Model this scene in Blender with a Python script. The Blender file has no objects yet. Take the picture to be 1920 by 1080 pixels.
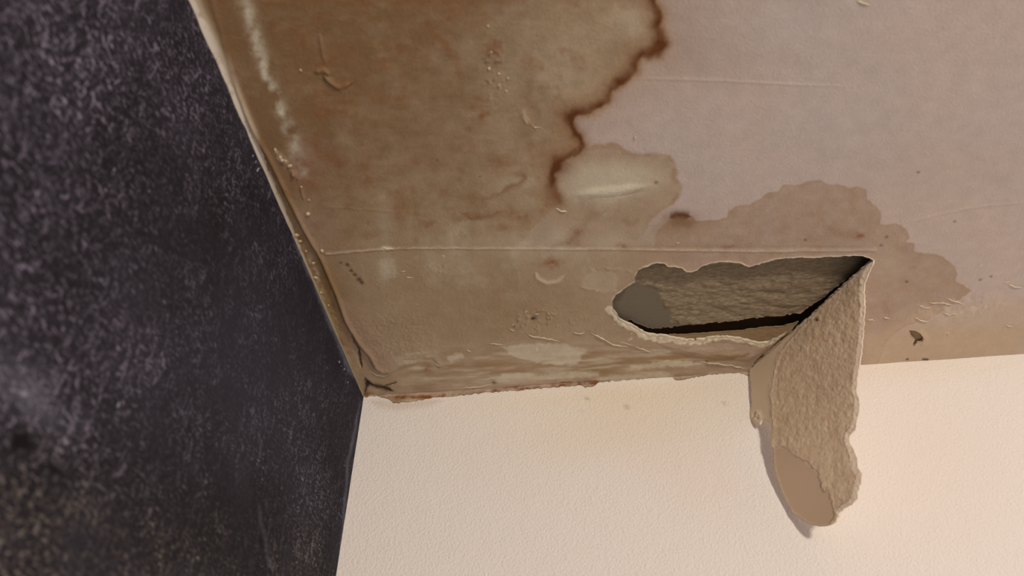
import bpy, math, random
import numpy as np
from mathutils import Matrix

# ---------------------------------------------------------------- camera, light, exposure
F = 1500.0
def solve(f, A, B, C, c0, D):
    """room axes and camera place from the three edges that meet in the corner"""
    c = np.array([c0[0]-960, -(c0[1]-540), -f], float); ch = c/np.linalg.norm(c)
    us = []
    for p in (A, B, C):
        r = np.array([p[0]-960, -(p[1]-540), -f], float)
        u = r-ch*(r@ch); us.append(u/np.linalg.norm(u))
    ab, bc, ca = us[0]@us[1], us[1]@us[2], us[2]@us[0]
    ct = [-np.sqrt(-ab*ca/bc), -np.sqrt(-ab*bc/ca), -np.sqrt(-bc*ca/ab)]
    d = []
    for u, k in zip(us, ct):
        th = np.arctan2(1, k); d.append(np.cos(th)*ch+np.sin(th)*u)
    R = np.array([d[0], -d[1], -d[2]])
    return R, -(R@(ch*D))
R, POS = solve(F, (1920, 664), (360, 0), (630, 1080), (682, 744), 0.6)

scene = bpy.context.scene
col = scene.collection
cam_data = bpy.data.cameras.new('camera')
cam_data.sensor_width = 36.0
cam_data.lens = F/1920*36.0
cam_data.clip_start = 0.01
cam_data.dof.use_dof = True
cam_data.dof.focus_distance = 0.56
cam_data.dof.aperture_fstop = 9.0
cam = bpy.data.objects.new('camera', cam_data)
col.objects.link(cam)
M = Matrix.Identity(4)
for i in range(3):
    for j in range(3):
        M[i][j] = R[i][j]
    M[i][3] = POS[i]
cam.matrix_world = M
scene.camera = cam

world = bpy.data.worlds.new('room_air'); scene.world = world
world.use_nodes = True
bg = world.node_tree.nodes['Background']
bg.inputs[0].default_value = (1.0, 0.82, 0.80, 1)
bg.inputs[1].default_value = 0.57

ld = bpy.data.lights.new('pendant_lamp_light', 'POINT')
ld.energy = 46.5; ld.color = (1.0, 0.86, 0.70); ld.shadow_soft_size = 0.065
lamp = bpy.data.objects.new('pendant_lamp_light', ld)
lamp.location = (0.72, -1.40, -0.34)
col.objects.link(lamp)

scene.view_settings.view_transform = 'Standard'
scene.view_settings.look = 'None'
scene.view_settings.exposure = 0.0
scene.view_settings.gamma = 1.0
scene.view_settings.use_curve_mapping = False

# ---------------------------------------------------------------- numpy helpers
def atn(u, v, n, p0):
    """where the sight line of a photo point meets the plane (n, p0)"""
    u = np.asarray(u, float); v = np.asarray(v, float)
    d = np.stack([u-960, -(v-540), np.full_like(u, -F)], -1) @ R.T
    t = ((p0-POS)@n)/(d@n)
    return POS+d*t[..., None]
EZ, EY, EX = np.array([0, 0, 1.]), np.array([0, 1., 0]), np.array([1., 0, 0])
O3 = np.zeros(3)
def survey(P):
    """photo coordinates of points, used as survey coordinates for stains and relief"""
    q = (P-POS) @ R
    return 960+F*q[..., 0]/-q[..., 2], 540-F*q[..., 1]/-q[..., 2]

def vnoise(x, y, seed=0):
    xi = np.floor(x).astype(np.int64); yi = np.floor(y).astype(np.int64)
    fx = x-xi; fy = y-yi
    fx = fx*fx*(3-2*fx); fy = fy*fy*(3-2*fy)
    rng = np.random.RandomState(seed); T = rng.rand(256, 256)
    g = lambda a, b: T[a & 255, b & 255]
    return (g(xi, yi)*(1-fx)+g(xi+1, yi)*fx)*(1-fy)+(g(xi, yi+1)*(1-fx)+g(xi+1, yi+1)*fx)*fy
def fbm(x, y, s, seed=0, oct=4):
    """-1..1 noise with features of s units"""
    r = 0; a = 1.0; tot = 0
    x = x/s; y = y/s
    for k in range(oct):
        r = r+a*(vnoise(x, y, seed+k*7)*2-1); tot += a; a *= .55
        x, y = (x*.8-y*.6)*2.03+13.1, (x*.6+y*.8)*2.03+7.7
    return r/tot*1.6
def ss(a, b, x):
    t = np.clip((x-a)/(b-a), 0, 1); return t*t*(3-2*t)
def seg_d(x, y, pts, closed=False):
    """distance to a polyline, and the fraction along it"""
    best = np.full(x.shape, 1e9); par = np.zeros(x.shape)
    n = len(pts); m = n if closed else n-1
    for i in range(m):
        ax, ay = pts[i]; bx, by = pts[(i+1) % n]
        dx, dy = bx-ax, by-ay; L = dx*dx+dy*dy+1e-12
        t = np.clip(((x-ax)*dx+(y-ay)*dy)/L, 0, 1)
        d = (x-ax-t*dx)**2+(y-ay-t*dy)**2
        k = d < best
        best[k] = d[k]; par[k] = (i+t[k])/m
    return np.sqrt(best), par
def inside(x, y, pts):
    r = np.zeros(x.shape, bool); n = len(pts)
    for i in range(n):
        ax, ay = pts[i]; bx, by = pts[(i+1) % n]
        if ay == by: continue
        c = ((ay > y) != (by > y)) & (x < (bx-ax)*(y-ay)/(by-ay)+ax)
        r ^= c
    return r
def sdf(x, y, pts, margin=260):
    """signed distance, negative inside"""
    P = np.array(pts, float)
    out = np.full(x.shape, float(margin))
    k = (x > P[:, 0].min()-margin) & (x < P[:, 0].max()+margin) & (y > P[:, 1].min()-margin) & (y < P[:, 1].max()+margin)
    if k.any():
        d, _ = seg_d(x[k], y[k], pts, True)
        d[inside(x[k], y[k], pts)] *= -1
        out[k] = np.minimum(d, margin)
    return out
def line(x, y, pts, w, taper=True):
    """soft stroke 0..1 along a polyline, w = half width"""
    P = np.array(pts, float); mg = w*4+2
    out = np.zeros(x.shape)
    k = (x > P[:, 0].min()-mg) & (x < P[:, 0].max()+mg) & (y > P[:, 1].min()-mg) & (y < P[:, 1].max()+mg)
    if k.any():
        d, p = seg_d(x[k], y[k], pts)
        ww = w*(np.clip(np.minimum(p, 1-p)*6, .15, 1) if taper else 1)
        out[k] = np.exp(-(d/ww)**2)
    return out
def blob(x, y, cx, cy, rx, ry, ang=0, p=2.0):
    a = math.radians(ang); dx = x-cx; dy = y-cy
    X = (dx*math.cos(a)+dy*math.sin(a))/rx; Y = (-dx*math.sin(a)+dy*math.cos(a))/ry
    return np.exp(-(X*X+Y*Y)**(p/2))

# ---------------------------------------------------------------- mesh helpers
def mesh_obj(name, V, Fq, mat, parent=None, attrs=None, smooth=True, kind=None, mats=None, midx=None):
    me = bpy.data.meshes.new(name)
    V = np.asarray(V, np.float32)
    if isinstance(Fq, np.ndarray):
        nf, k = Fq.shape
        me.vertices.add(len(V)); me.vertices.foreach_set('co', V.ravel())
        me.loops.add(nf*k); me.loops.foreach_set('vertex_index', Fq.astype(np.int32).ravel())
        me.polygons.add(nf); me.polygons.foreach_set('loop_start', np.arange(0, nf*k, k, dtype=np.int32))
    else:
        me.from_pydata([tuple(map(float, v)) for v in V], [], Fq)
    me.update(calc_edges=True); me.validate()
    me.polygons.foreach_set('use_smooth', np.full(len(me.polygons), smooth, bool))
    for an, av in (attrs or {}).items():
        a = me.attributes.new(an, 'FLOAT', 'POINT')
        a.data.foreach_set('value', np.asarray(av, np.float32))
    for m in (mats or [mat]): me.materials.append(m)
    if midx is not None: me.polygons.foreach_set('material_index', midx.astype(np.int32))
    o = bpy.data.objects.new(name, me); col.objects.link(o)
    if parent is not None: o.parent = parent
    if kind: o['kind'] = kind
    return o

class Sheet:
    """a plate cut to an outline in plane coordinates (s,t) with relief on its near face, torn rim and back"""
    def __init__(self, s0, s1, t0, t1, step, outline=None, holes=(), keepfn=None):
        ns = int(round((s1-s0)/step))+1; nt = int(round((t1-t0)/step))+1
        S, T = np.meshgrid(np.linspace(s0, s1, ns), np.linspace(t0, t1, nt), indexing='ij')
        S = S.ravel(); T = T.ravel()
        idx = np.arange(ns*nt).reshape(ns, nt)
        Q = np.stack([idx[:-1, :-1], idx[1:, :-1], idx[1:, 1:], idx[:-1, 1:]], -1).reshape(-1, 4)
        cs = S[Q].mean(1); ct_ = T[Q].mean(1)
        keep = np.ones(len(Q), bool)
        rings = []
        if outline is not None:
            keep &= inside(cs, ct_, outline); rings.append(outline)
        for h in holes:
            keep &= ~inside(cs, ct_, h); rings.append(h)
        Q = Q[keep]
        used = np.zeros(ns*nt, bool); used[Q.ravel()] = True
        re = np.cumsum(used)-1
        self.S = S[used]; self.T = T[used]; self.Q = re[Q]
        # rim edges
        E = np.concatenate([self.Q[:, [0, 1]], self.Q[:, [1, 2]], self.Q[:, [2, 3]], self.Q[:, [3, 0]]])
        key = np.sort(E, 1); kk = key[:, 0]*(len(self.S)+1)+key[:, 1]
        u, inv, cnt = np.unique(kk, return_inverse=True, return_counts=True)
        self.rim = E[cnt[inv] == 1]
        rv = np.unique(self.rim)
        for ring in rings:                                    # pull the rim onto the outline
            x = self.S[rv]; y = self.T[rv]
            best = np.full(len(rv), 1e9); bx_ = x.copy(); by_ = y.copy()
            n = len(ring)
            for i in range(n):
                ax, ay = ring[i]; bx, by = ring[(i+1) % n]
                dx, dy = bx-ax, by-ay; L = dx*dx+dy*dy+1e-18
                t = np.clip(((x-ax)*dx+(y-ay)*dy)/L, 0, 1)
                px = ax+t*dx; py = ay+t*dy; d = np.hypot(x-px, y-py)
                k = d < best
                best[k] = d[k]; bx_[k] = px[k]; by_[k] = py[k]
            k = best < step*1.3
            self.S[rv[k]] = bx_[k]; self.T[rv[k]] = by_[k]

def to_plane(pts, n, p0, es, et):
    P = atn([p[0] for p in pts], [p[1] for p in pts], n, p0)-p0
    return [(float(a@es), float(a@et)) for a in P]
def ragged(pts, amp, step, seed=1):
    """photo-space outline resampled with a torn edge"""
    rng = np.random.RandomState(seed); out = []
    n = len(pts)
    for i in range(n):
        a = np.array(pts[i], float); b = np.array(pts[(i+1) % n], float)
        L = np.linalg.norm(b-a); m = max(1, int(L/step)); nrm = np.array([-(b-a)[1], (b-a)[0]])/(L+1e-9)
        for k in range(m):
            p = a+(b-a)*k/m
            p = p+nrm*(rng.rand()*2-1)*amp
            out.append((float(p[0]), float(p[1])))
    return out

# ---------------------------------------------------------------- materials
def s2l(c):
    c = np.array(c, float)/255
    return np.where(c <= .04045, c/12.92, ((c+.055)/1.055)**2.4)
E_CEIL = np.array([0.82, 0.68, 0.59])          # one paint-to-photo constant for the whole ceiling
E_FLAP = np.array([0.42, 0.36, 0.32])
def alb(c, E=E_CEIL): return tuple(np.clip(s2l(c)/E, .004, .92))+(1,)

def new_mat(name, rough=.9, spec=.15):
    m = bpy.data.materials.new(name); m.use_nodes = True
    b = m.node_tree.nodes['Principled BSDF']
    b.inputs['Roughness'].default_value = rough
    b.inputs['Specular IOR Level'].default_value = spec
    return m, m.node_tree, b
def N(nt, t, **kw):
    n = nt.nodes.new(t)
    for k, v in kw.items(): setattr(n, k, v)
    return n
def noise(nt, scale, detail=4, rough=.6, vec=None, dist=0):
    n = N(nt, 'ShaderNodeTexNoise'); n.inputs['Scale'].default_value = scale
    n.inputs['Detail'].default_value = detail; n.inputs['Roughness'].default_value = rough
    n.inputs['Distortion'].default_value = dist
    if vec is not None: nt.links.new(vec, n.inputs['Vector'])
    return n.outputs['Fac']
def mix(nt, fac, a, b, mode='MIX'):
    n = N(nt, 'ShaderNodeMix', data_type='RGBA', blend_type=mode)
    for sock, v in ((n.inputs[0], fac), (n.inputs[6], a), (n.inputs[7], b)):
        if isinstance(v, bpy.types.NodeSocket): nt.links.new(v, sock)
        else: sock.default_value = v
    return n.outputs[2]
def ramp(nt, fac, lo, hi, a=0.0, b=1.0):
    n = N(nt, 'ShaderNodeMapRange', interpolation_type='SMOOTHSTEP')
    for i, v in ((1, lo), (2, hi), (3, a), (4, b)): n.inputs[i].default_value = v
    nt.links.new(fac, n.inputs[0]); return n.outputs[0]
def mathn(nt, op, a, b):
    n = N(nt, 'ShaderNodeMath', operation=op)
    for s, v in ((n.inputs[0], a), (n.inputs[1], b)):
        if isinstance(v, bpy.types.NodeSocket): nt.links.new(v, s)
        else: s.default_value = v
    return n.outputs[0]
def bump(nt, bsdf, layers):
    prev = None
    for h, dist, st in layers:
        b = N(nt, 'ShaderNodeBump'); b.inputs['Distance'].default_value = dist; b.inputs['Strength'].default_value = st
        nt.links.new(h, b.inputs['Height'])
        if prev: nt.links.new(prev, b.inputs['Normal'])
        prev = b.outputs['Normal']
    nt.links.new(prev, bsdf.inputs['Normal'])
def pos(nt):
    g = N(nt, 'ShaderNodeTexCoord'); return g.outputs['Object']
def scaled(nt, vec, s, rot=(0, 0, 0)):
    m = N(nt, 'ShaderNodeMapping'); m.inputs['Scale'].default_value = s; m.inputs['Rotation'].default_value = rot
    nt.links.new(vec, m.inputs['Vector']); return m.outputs['Vector']
def attr(nt, name):
    a = N(nt, 'ShaderNodeAttribute'); a.attribute_name = name; return a.outputs['Fac']

# paint and stain colours, in the order they are laid on
STAINS = [
    ('wash',   (158, 129, 98)),
    ('brown',  (126, 93, 62)),
    ('damp',   (160, 129, 104)),
    ('olive',  (132, 98, 60)),
    ('pale',   (196, 178, 150)),
    ('tan',    (181, 150, 122)),
    ('pink',   (158, 126, 104)),
    ('halo',   (150, 110, 76)),
    ('ring',   (92, 50, 22)),
    ('rust',   (126, 74, 36)),
    ('cream',  (208, 184, 154)),
    ('dark',   (48, 34, 24)),
    ('torn',   (214, 190, 160)),
]
def plaster_material(name, E, base):
    m, nt, b = new_mat(name, .82, .2)
    v = pos(nt)
    big = noise(nt, 9, 3, .6, v)
    c = mix(nt, ramp(nt, big, .35, .65), alb(base, E), alb((base[0]-3, base[1]+1, base[2]+3), E))
    mott = noise(nt, 120, 4, .65, v)
    for nm, cc in STAINS:
        c = mix(nt, attr(nt, nm), c, alb(cc, E))
    # fine mottling of the stain pigment
    g = ramp(nt, mott, .3, .7, .955, 1.04)
    gg = N(nt, 'ShaderNodeCombineColor'); [nt.links.new(g, gg.inputs[i]) for i in range(3)]
    c = mix(nt, 1.0, c, gg.outputs[0], 'MULTIPLY')
    nt.links.new(c, b.inputs['Base Color'])
    peel = noise(nt, 760, 3, .6, v)
    lump = noise(nt, 160, 3, .5, v)
    bump(nt, b, [(lump, .0006, .12), (peel, .0006, .45)])
    return m
M_CEIL = plaster_material('ceiling_plaster', E_CEIL, (183, 157, 141))

# ---------------------------------------------------------------- outlines taken from the photograph
HINGE0, HINGE1 = (1405, 693), (1637, 487)
HOLE = [(1149, 562), (1155, 552), (1165, 545), (1178, 536), (1191, 528), (1190, 518), (1197, 506), (1205, 501), (1216, 499), (1222, 494),
        (1234, 492), (1246, 494), (1252, 499), (1264, 499), (1277, 502), (1287, 509), (1297, 510), (1308, 506), (1316, 499), (1330, 494),
        (1350, 491), (1372, 491), (1386, 492), (1396, 497), (1404, 500), (1416, 497), (1432, 492), (1450, 487), (1475, 484), (1500, 482),
        (1525, 483), (1550, 481), (1575, 480), (1600, 478), (1622, 480), (1637, 487),
        (1600, 519), (1560, 555), (1530, 584), (1512, 601), (1460, 646), (1409, 690), (1412, 683), (1452, 645), (1484, 619), (1500, 606), (1480, 620), (1457, 634), (1440, 641), (1427, 643), (1412, 640),
        (1397, 636), (1363, 631), (1335, 632), (1313, 636), (1290, 637), (1270, 634), (1247, 629), (1228, 628), (1213, 625), (1200, 618),
        (1187, 609), (1172, 604), (1162, 599), (1156, 588), (1149, 580)]
HOLE_R = ragged(HOLE, .9, 4, 3)
CHIP = [(1705, 619), (1716, 620), (1725, 624), (1732, 634), (1729, 640), (1720, 642), (1713, 649), (1712, 645), (1716, 637), (1709, 630)]
SKIM_L = [(440, 170), (470, 240), (497, 290), (530, 355), (565, 425), (590, 467), (611, 510), (630, 560), (645, 602), (670, 640), (690, 667), (702, 690), (716, 699), (733, 698)]
SKIM = SKIM_L+[(748, 688), (775, 682), (800, 672), (812, 673), (826, 690), (845, 676), (880, 656), (915, 645), (950, 646), (985, 627), (1030, 638),
        (1060, 640), (1075, 622), (1090, 628), (1105, 622), (1140, 642), (1175, 650), (1225, 660), (1245, 658), (1290, 650), (1400, 675), (1500, 600), (1637, 487),
        (1690, 560), (1800, 556), (2400, 500), (2400, -500), (250, -500)]
RING = [(1200, -60), (1218, -20), (1226, 3), (1237, 25), (1234, 50), (1236, 68), (1243, 82), (1236, 96), (1222, 101), (1204, 103), (1193, 113), (1190, 128), (1176, 143),
        (1160, 157), (1146, 170), (1138, 187), (1121, 200), (1104, 208), (1080, 211), (1070, 218), (1072, 238), (1086, 255), (1093, 272), (1088, 284), (1066, 293),
        (1048, 302), (1046, 315), (1036, 327), (1035, 345), (1042, 362), (1052, 378)]
BROWN = RING+[(1010, 420), (960, 470), (980, 560), (1060, 600), (1000, 640), (800, 700), (560, 760), (200, 400), (250, -120), (900, -200)]
LOBE_A = [(1040, 270), (1095, 272), (1130, 268), (1160, 268), (1175, 280), (1200, 288), (1235, 288), (1258, 290), (1266, 306), (1271, 318), (1266, 330), (1276, 348),
          (1277, 368), (1266, 384), (1246, 396), (1225, 410), (1215, 430), (1180, 465), (1000, 465), (980, 380)]
DAMP = [(1225, 470), (1228, 440), (1246, 418), (1260, 405), (1280, 400), (1296, 405), (1305, 414), (1340, 412), (1362, 408), (1366, 396), (1380, 386), (1402, 384),
        (1425, 372), (1440, 362), (1456, 360), (1470, 346), (1484, 349), (1502, 345), (1524, 337), (1540, 340), (1553, 348), (1570, 346), (1590, 351), (1608, 350), (1624, 356),
        (1626, 372), (1640, 384), (1651, 398), (1650, 418), (1668, 419), (1688, 421), (1700, 430), (1706, 444), (1697, 453), (1715, 455), (1713, 470), (1730, 473), (1750, 474),
        (1770, 483), (1790, 499), (1795, 515), (1792, 526), (1808, 534), (1822, 545), (1800, 560), (1740, 600), (1700, 610), (1660, 640), (1640, 700), (1300, 720),
        (1080, 640), (1080, 480)]

def stains(u, v, where='ceiling'):
    w1 = fbm(u, v, 55, 11, 5); w2 = fbm(u, v, 16, 23, 4); w3 = fbm(u, v, 130, 31, 4); w4 = fbm(u, v, 7, 41, 3)
    wx = u+w1*5+w2*2.5; wy = v+fbm(u, v, 50, 57, 5)*5+fbm(u, v, 14, 63, 3)*2.5
    A = {}
    sb = sdf(wx, wy, BROWN); sa = sdf(wx, wy, LOBE_A)
    dx_ = u+w2*2.2; dy_ = v+fbm(u, v, 14, 71, 4)*2.2
    sd = sdf(dx_, dy_, DAMP)
    inb = ss(3, -5, sb)
    # wash: everything the water reached
    low = np.maximum(ss(400, 475, v+w1*14)*ss(1330, 1190, u+w1*30), ss(350, 395, v+w1*16)*ss(1225, 1165, u+w1*26+(v-400)*.5)*.8)
    A['wash'] = np.clip(np.maximum.reduce([inb*.95, ss(3, -4, sa)*.75, low*.9]), 0, 1)
    up = ss(560, 60, v+w3*110+(u-700)*.25)*ss(1180, 760, u+w3*120)
    A['brown'] = inb*np.clip(.12+up*.85+w3*.22+w1*.10+.45*ss(700, 520, u+w1*15)*ss(640, 200, v), 0, 1)
    A['brown'] = A['brown']+inb*(.22*fbm(u, v, 34, 97, 5)+.14*fbm(u*.6, v*1.4, 12, 99, 4))*ss(520, 380, v)
    A['brown'] = np.maximum(A['brown'], inb*.65*ss(760, 600, u+w1*30)*ss(700, 500, v)*.8)
    A['damp'] = ss(1.5, -1.5, sd)*(.82+.18*w2)*ss(1120, 1260, u)+.0*w1
    A['damp'] = np.clip(A['damp']*1+0, 0, 1)
    # olive smears
    ol = blob(wx, wy, 740, 392, 34, 20)*.35+blob(wx, wy, 1000, 560, 130, 40, 5)*.35+line(wx, wy, [(800, 690), (1000, 690), (1200, 677), (1400, 665)], 14)*.9
    ol += blob(wx, wy, 1265, 425, 34, 18, -10)*.9+blob(wx, wy, 1130, 400, 90, 20)*.35+blob(wx, wy, 1020, 300, 25, 30)*.3
    ol += ss(640, 610, u+(v-500)*-.55)*ss(330, 470, v)*.75
    hz = fbm(u*.16, v*1.3+u*.06, 9, 811, 4); bandw = ss(640, 668, v+(u-900)*.02+w2*5)*ss(1420, 1360, u)*ss(720, 790, u)
    ol += bandw*np.clip(hz*1.1+.1, 0, 1)*.8+line(wx, wy, [(712, 372), (735, 366), (760, 380), (768, 400), (755, 412)], 8)*.5+line(wx, wy, [(790, 430), (860, 425), (930, 430)], 9)*.2
    ol += (fbm(u, v, 26, 821, 5)*.5)*inb*ss(300, 380, v)*ss(480, 440, v)
    A['olive'] = np.clip(ol*(.8+.4*w1), 0, 1)*ss(1660, 1620, u)
    # pale, limed patches
    pa = blob(wx, wy, 1145, 340, 95, 38, -4, 4)*.62+blob(wx, wy, 1140, 357, 62, 9, -5, 3)*.55+blob(wx, wy, 985, 335, 60, 14, -15)*.3
    st = u+w2*10; sv = v+w4*2.5
    for pl in ([(935, 650), (1000, 644), (1060, 645), (1098, 655), (1090, 668), (1085, 682), (1020, 684), (975, 674), (950, 662)],
               [(925, 715), (945, 700), (980, 700), (1010, 705), (1060, 700), (1120, 696), (1120, 706), (1000, 716), (960, 722)],
               [(1185, 685), (1250, 676), (1300, 676), (1300, 686), (1190, 692)],
               [(835, 668), (865, 660), (870, 672), (845, 680)]):
        pa += ss(2.5, -3.5, sdf(u+w2*5, sv, pl, 40))*(.78+.2*w2)
    pa += line(wx, wy, [(455, -20), (468, 30), (485, 90), (500, 130), (515, 170), (525, 200), (545, 240), (560, 290), (570, 320)], 12, False)*np.clip(.55+w2*.7, 0, 1)
    pa += line(u, sv, [(1120, 712), (1200, 706), (1262, 702)], 6)*.7
    pa += blob(wx, wy, 1050, 444, 24, 20)*.3+blob(wx, wy, 1150, 455, 36, 16)*.25+blob(wx, wy, 718, 505, 20, 24)*.28+blob(wx, wy, 720, 410, 14, 60)*.2
    pa += blob(wx, wy, 1190, 35, 38, 34)*.35+blob(wx, wy, 1030, 120, 150, 90)*.16+blob(wx, wy, 950, 455, 120, 20)*.18
    pa += line(u, sv, [(1645, 672), (1700, 669), (1740, 667)], 4)*.4
    pa += bandw*np.clip(-hz*1.2-.12, 0, 1)*.75
    pa += ss(2, -2, sdf(wx, wy, [(1090, 520), (1112, 509), (1150, 506), (1160, 520), (1150, 545), (1120, 545), (1088, 535)], 40))*.17
    pa += ss(2, -2, sdf(wx, wy, [(708, 490), (720, 482), (738, 488), (742, 520), (728, 524), (710, 516)], 40))*.18
    pa += np.clip(fbm(u, v, 48, 823, 4)-.1, 0, 1)*.5*ss(330, 400, v)*ss(600, 500, v)*ss(640, 740, u)*ss(1230, 1150, u)*.6
    A['pale'] = np.clip(pa, 0, 1)
    # tan skim by the wall and around the hole
    tn = ss(628, 660, v+w2*6+(u-700)*.02)*ss(1450, 1300, u)*.28+line(wx, wy, [(700, 745), (800, 742), (900, 728), (1100, 716)], 9)*.65
    tn += ss(600, 640, v+w2*4)*ss(1600, 1630, u)*.8+ss(560, 600, v+(u-1700)*.1+w2*10)*ss(1640, 1720, u+w2*6)*.65
    A['tan'] = np.clip(tn, 0, 1)
    pk = ss(1500, 1900, u+w3*60)*ss(330, 60, v+w3*60)*.0+ss(200, 40, np.hypot(u-1330, v-20)+w3*60)*.22+blob(wx, wy, 575, 300, 40, 40)*.6+blob(wx, wy, 590, 420, 40, 60)*.4+line(wx, wy, [(640, 560), (700, 660), (740, 690)], 26)*.5
    pk += blob(wx, wy, 1720, 330, 160, 70)*.12+blob(wx, wy, 1660, 560, 40, 60)*.25+blob(wx, wy, 430, 140, 22, 30)*.4
    A['pink'] = np.clip(pk, 0, 1)
    # tide line
    k1 = line(u+w2*3, v+w4*3, RING, 1, False)
    d, p = seg_d(u+w2*3.5, v+w4*2.5, RING)
    side = inside(u, v, BROWN)
    wid = 8+5*fbm(u, v, 50, 91, 3)
    outer = np.exp(-(d/np.where(side, 26, 13))**2)
    A['halo'] = np.clip(outer*.75+np.where(side, 0, .33)*np.exp(-(d/70)**1.5)*ss(330, 150, v)
                        + np.exp(-(np.abs(sa+3)/5)**2)*.45*ss(1000, 1060, u)*ss(440, 400, v)*(.6+w2)
                        + np.exp(-(np.abs(sd+2)/2.5)**2)*.16*ss(1220, 1260, u), 0, 1)
    gate = ss(395, 365, v)
    A['ring'] = np.clip(np.exp(-(d/np.clip(np.where(side, wid+4, wid-2), 3.5, 16))**2)*(.86+.35*fbm(u, v, 30, 93, 3))*gate
                        + blob(u, v, 1232, 88, 16, 12)*.6+blob(wx, wy, 1048, 312, 22, 14)*.5+blob(wx, wy, 1078, 235, 14, 26)*.3
                        + line(u+w2*2, v, [(1256, 408), (1268, 401), (1282, 402), (1294, 406)], 7)*.7+blob(wx, wy, 1278, 412, 26, 14)*.35
                        + line(wx, wy, [(960, 320), (982, 330), (970, 345), (930, 365)], 5)*.32, 0, 1)
    ru = np.zeros_like(u)
    for (cx, cy, rx, ry, s) in [(888, 200, 9, 6, .65), (908, 213, 10, 8, .65), (903, 222, 6, 10, .4), (880, 240, 5, 4, .4), (600, 215, 12, 14, .28), (1070, 450, 16, 10, .4),
            (960, 398, 22, 5, .4), (892, 402, 16, 6, .4), (975, 410, 16, 7, .45), (940, 425, 12, 6, .4), (1030, 495, 20, 9, .55), (1165, 462, 14, 5, .5), (1030, 385, 10, 5, .5), (1045, 365, 10, 8, .5),
            (1080, 432, 12, 7, .35), (1615, 442, 11, 6, .5), (1590, 440, 24, 9, .25), (800, 743, 14, 3, .9), (770, 748, 20, 3, .5), (960, 728, 22, 3, .8), (1060, 724, 10, 3, .7), (1118, 719, 7, 3, .95),
            (800, 690, 10, 12, .5), (940, 300, 20, 10, .3), (925, 305, 10, 14, .25), (700, 437, 14, 9, .3), (735, 392, 26, 14, .2), (1290, 420, 20, 7, .35), (685, 738, 10, 4, .8), (1110, 660, 0.1, 0.1, 0),
            (850, 390, 16, 6, .2), (1365, 462, 18, 5, .4), (1660, 585, 12, 16, .2), (1555, 425, 20, 6, .15), (430, 140, 16, 10, .7), (450, 200, 20, 30, .25), (480, 60, 20, 40, .2), (560, 60, 30, 30, .2), (655, 190, 14, 10, .35), (640, 110, 20, 30, .2), (590, 255, 14, 12, .35), (625, 285, 18, 12, .3), (680, 265, 9, 7, .3), (560, 330, 30, 20, .25), (600, 345, 24, 14, .25), (590, 300, 30, 14, .2), (600, 180, 14, 10, .22), (660, 240, 20, 14, .2), (720, 330, 60, 20, .14)]:
        if s: ru += blob(wx, wy, cx, cy, rx, ry)*s*(1+w4*.5)
    ru += line(wx, wy, [(905, 372), (940, 362), (975, 345), (985, 330), (972, 318)], 5)*.35+line(wx, wy, [(860, 400), (890, 408), (915, 400), (950, 392)], 4)*.4
    ru += line(wx, wy, [(1020, 470), (1050, 455), (1080, 440), (1110, 400), (1135, 395)], 7)*.22+line(wx, wy, [(1160, 410), (1180, 420), (1200, 408)], 6)*.25
    ru += ss(600, 560, u-(v-480)*.42)*ss(380, 440, v)*ss(740, 700, v)*np.clip(fbm(u, v, 16, 831, 3)+.1, 0, 1)*.8
    ru += np.clip(fbm(u, v, 30, 833, 5)-.25, 0, 1)*inb*.55*ss(470, 430, v)
    ru += line(wx, wy, [(790, 20), (815, 60), (850, 110), (870, 155)], 7)*.3+line(wx, wy, [(360, 2), (900, 4), (1000, 3)], 6)*.25
    ru += line(wx, v+w4*2, [(690, 745), (800, 746), (900, 737), (1000, 729), (1120, 719)], 3.5, False)*np.clip(w2*1.3+.35, 0, 1)
    A['rust'] = np.clip(ru, 0, 1)
    # pale bead of filler along the dark wall, chips, and crests with a grazing-light highlight painted on
    cr = line(u, v, [(352, -40), (370, 5), (405, 85), (440, 165), (470, 235), (492, 290)], 9)*.65
    cr += line(u, v+w4*1, [(612, 471), (660, 467), (715, 463), (735, 463), (1100, 466)], 1.5, False)*.45+line(u, v+w4*.8, [(1100, 466), (1300, 469), (1440, 471), (1560, 470), (1640, 468)], 1.5)*.4
    cr += line(u, v+w4, [(1190, 520), (1210, 500), (1225, 494)], 3)*.6+line(u, v, [(735, 463), (715, 460)], 3)*.7
    cr += line(u, v, [(1003, 508), (1008, 520), (1025, 529), (1045, 526), (1058, 514)], 3.5)*.42
    cr += line(u, v, [(1280, 149), (1360, 151), (1450, 156), (1560, 161)], 1.4)*.28+line(u, v, [(980, 203), (983, 220), (990, 232)], 2)*.4
    crust = line(u+w4*3, v+w2*3, [(517, 277), (528, 292), (545, 305)], 5)*.8*np.clip(.5+w4, 0, 1)+line(u+w4*3, v+w4*3, [(580, 468), (590, 500), (598, 520), (610, 575)], 5)*.35*np.clip(.4+w4, 0, 1)
    flake_band = blob(u, v, 1800, 578, 90, 22, -4, 4)
    cr += crust+flake_band*np.clip(fbm(u, v, 12, 101, 3)*1.2-.1, 0, 1)*.35
    cr += blob(wx, wy, 1665, 490, 22, 30)*.18
    A['cream'] = np.clip(cr, 0, 1)
    dk = line(u+w4*2, v, [(661, 622), (664, 640), (672, 655), (674, 676), (679, 690)], 2.2)*.9+line(u+w4*2, v+w4*2, [(686, 712), (692, 722), (705, 726), (722, 730), (736, 733)], 4.2)*.95
    dk += line(u, v+w4, [(720, 724), (734, 720), (745, 717)], 2)*.8+line(u, v, [(684, 706), (688, 722), (684, 738)], 3.2)*.85
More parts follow.
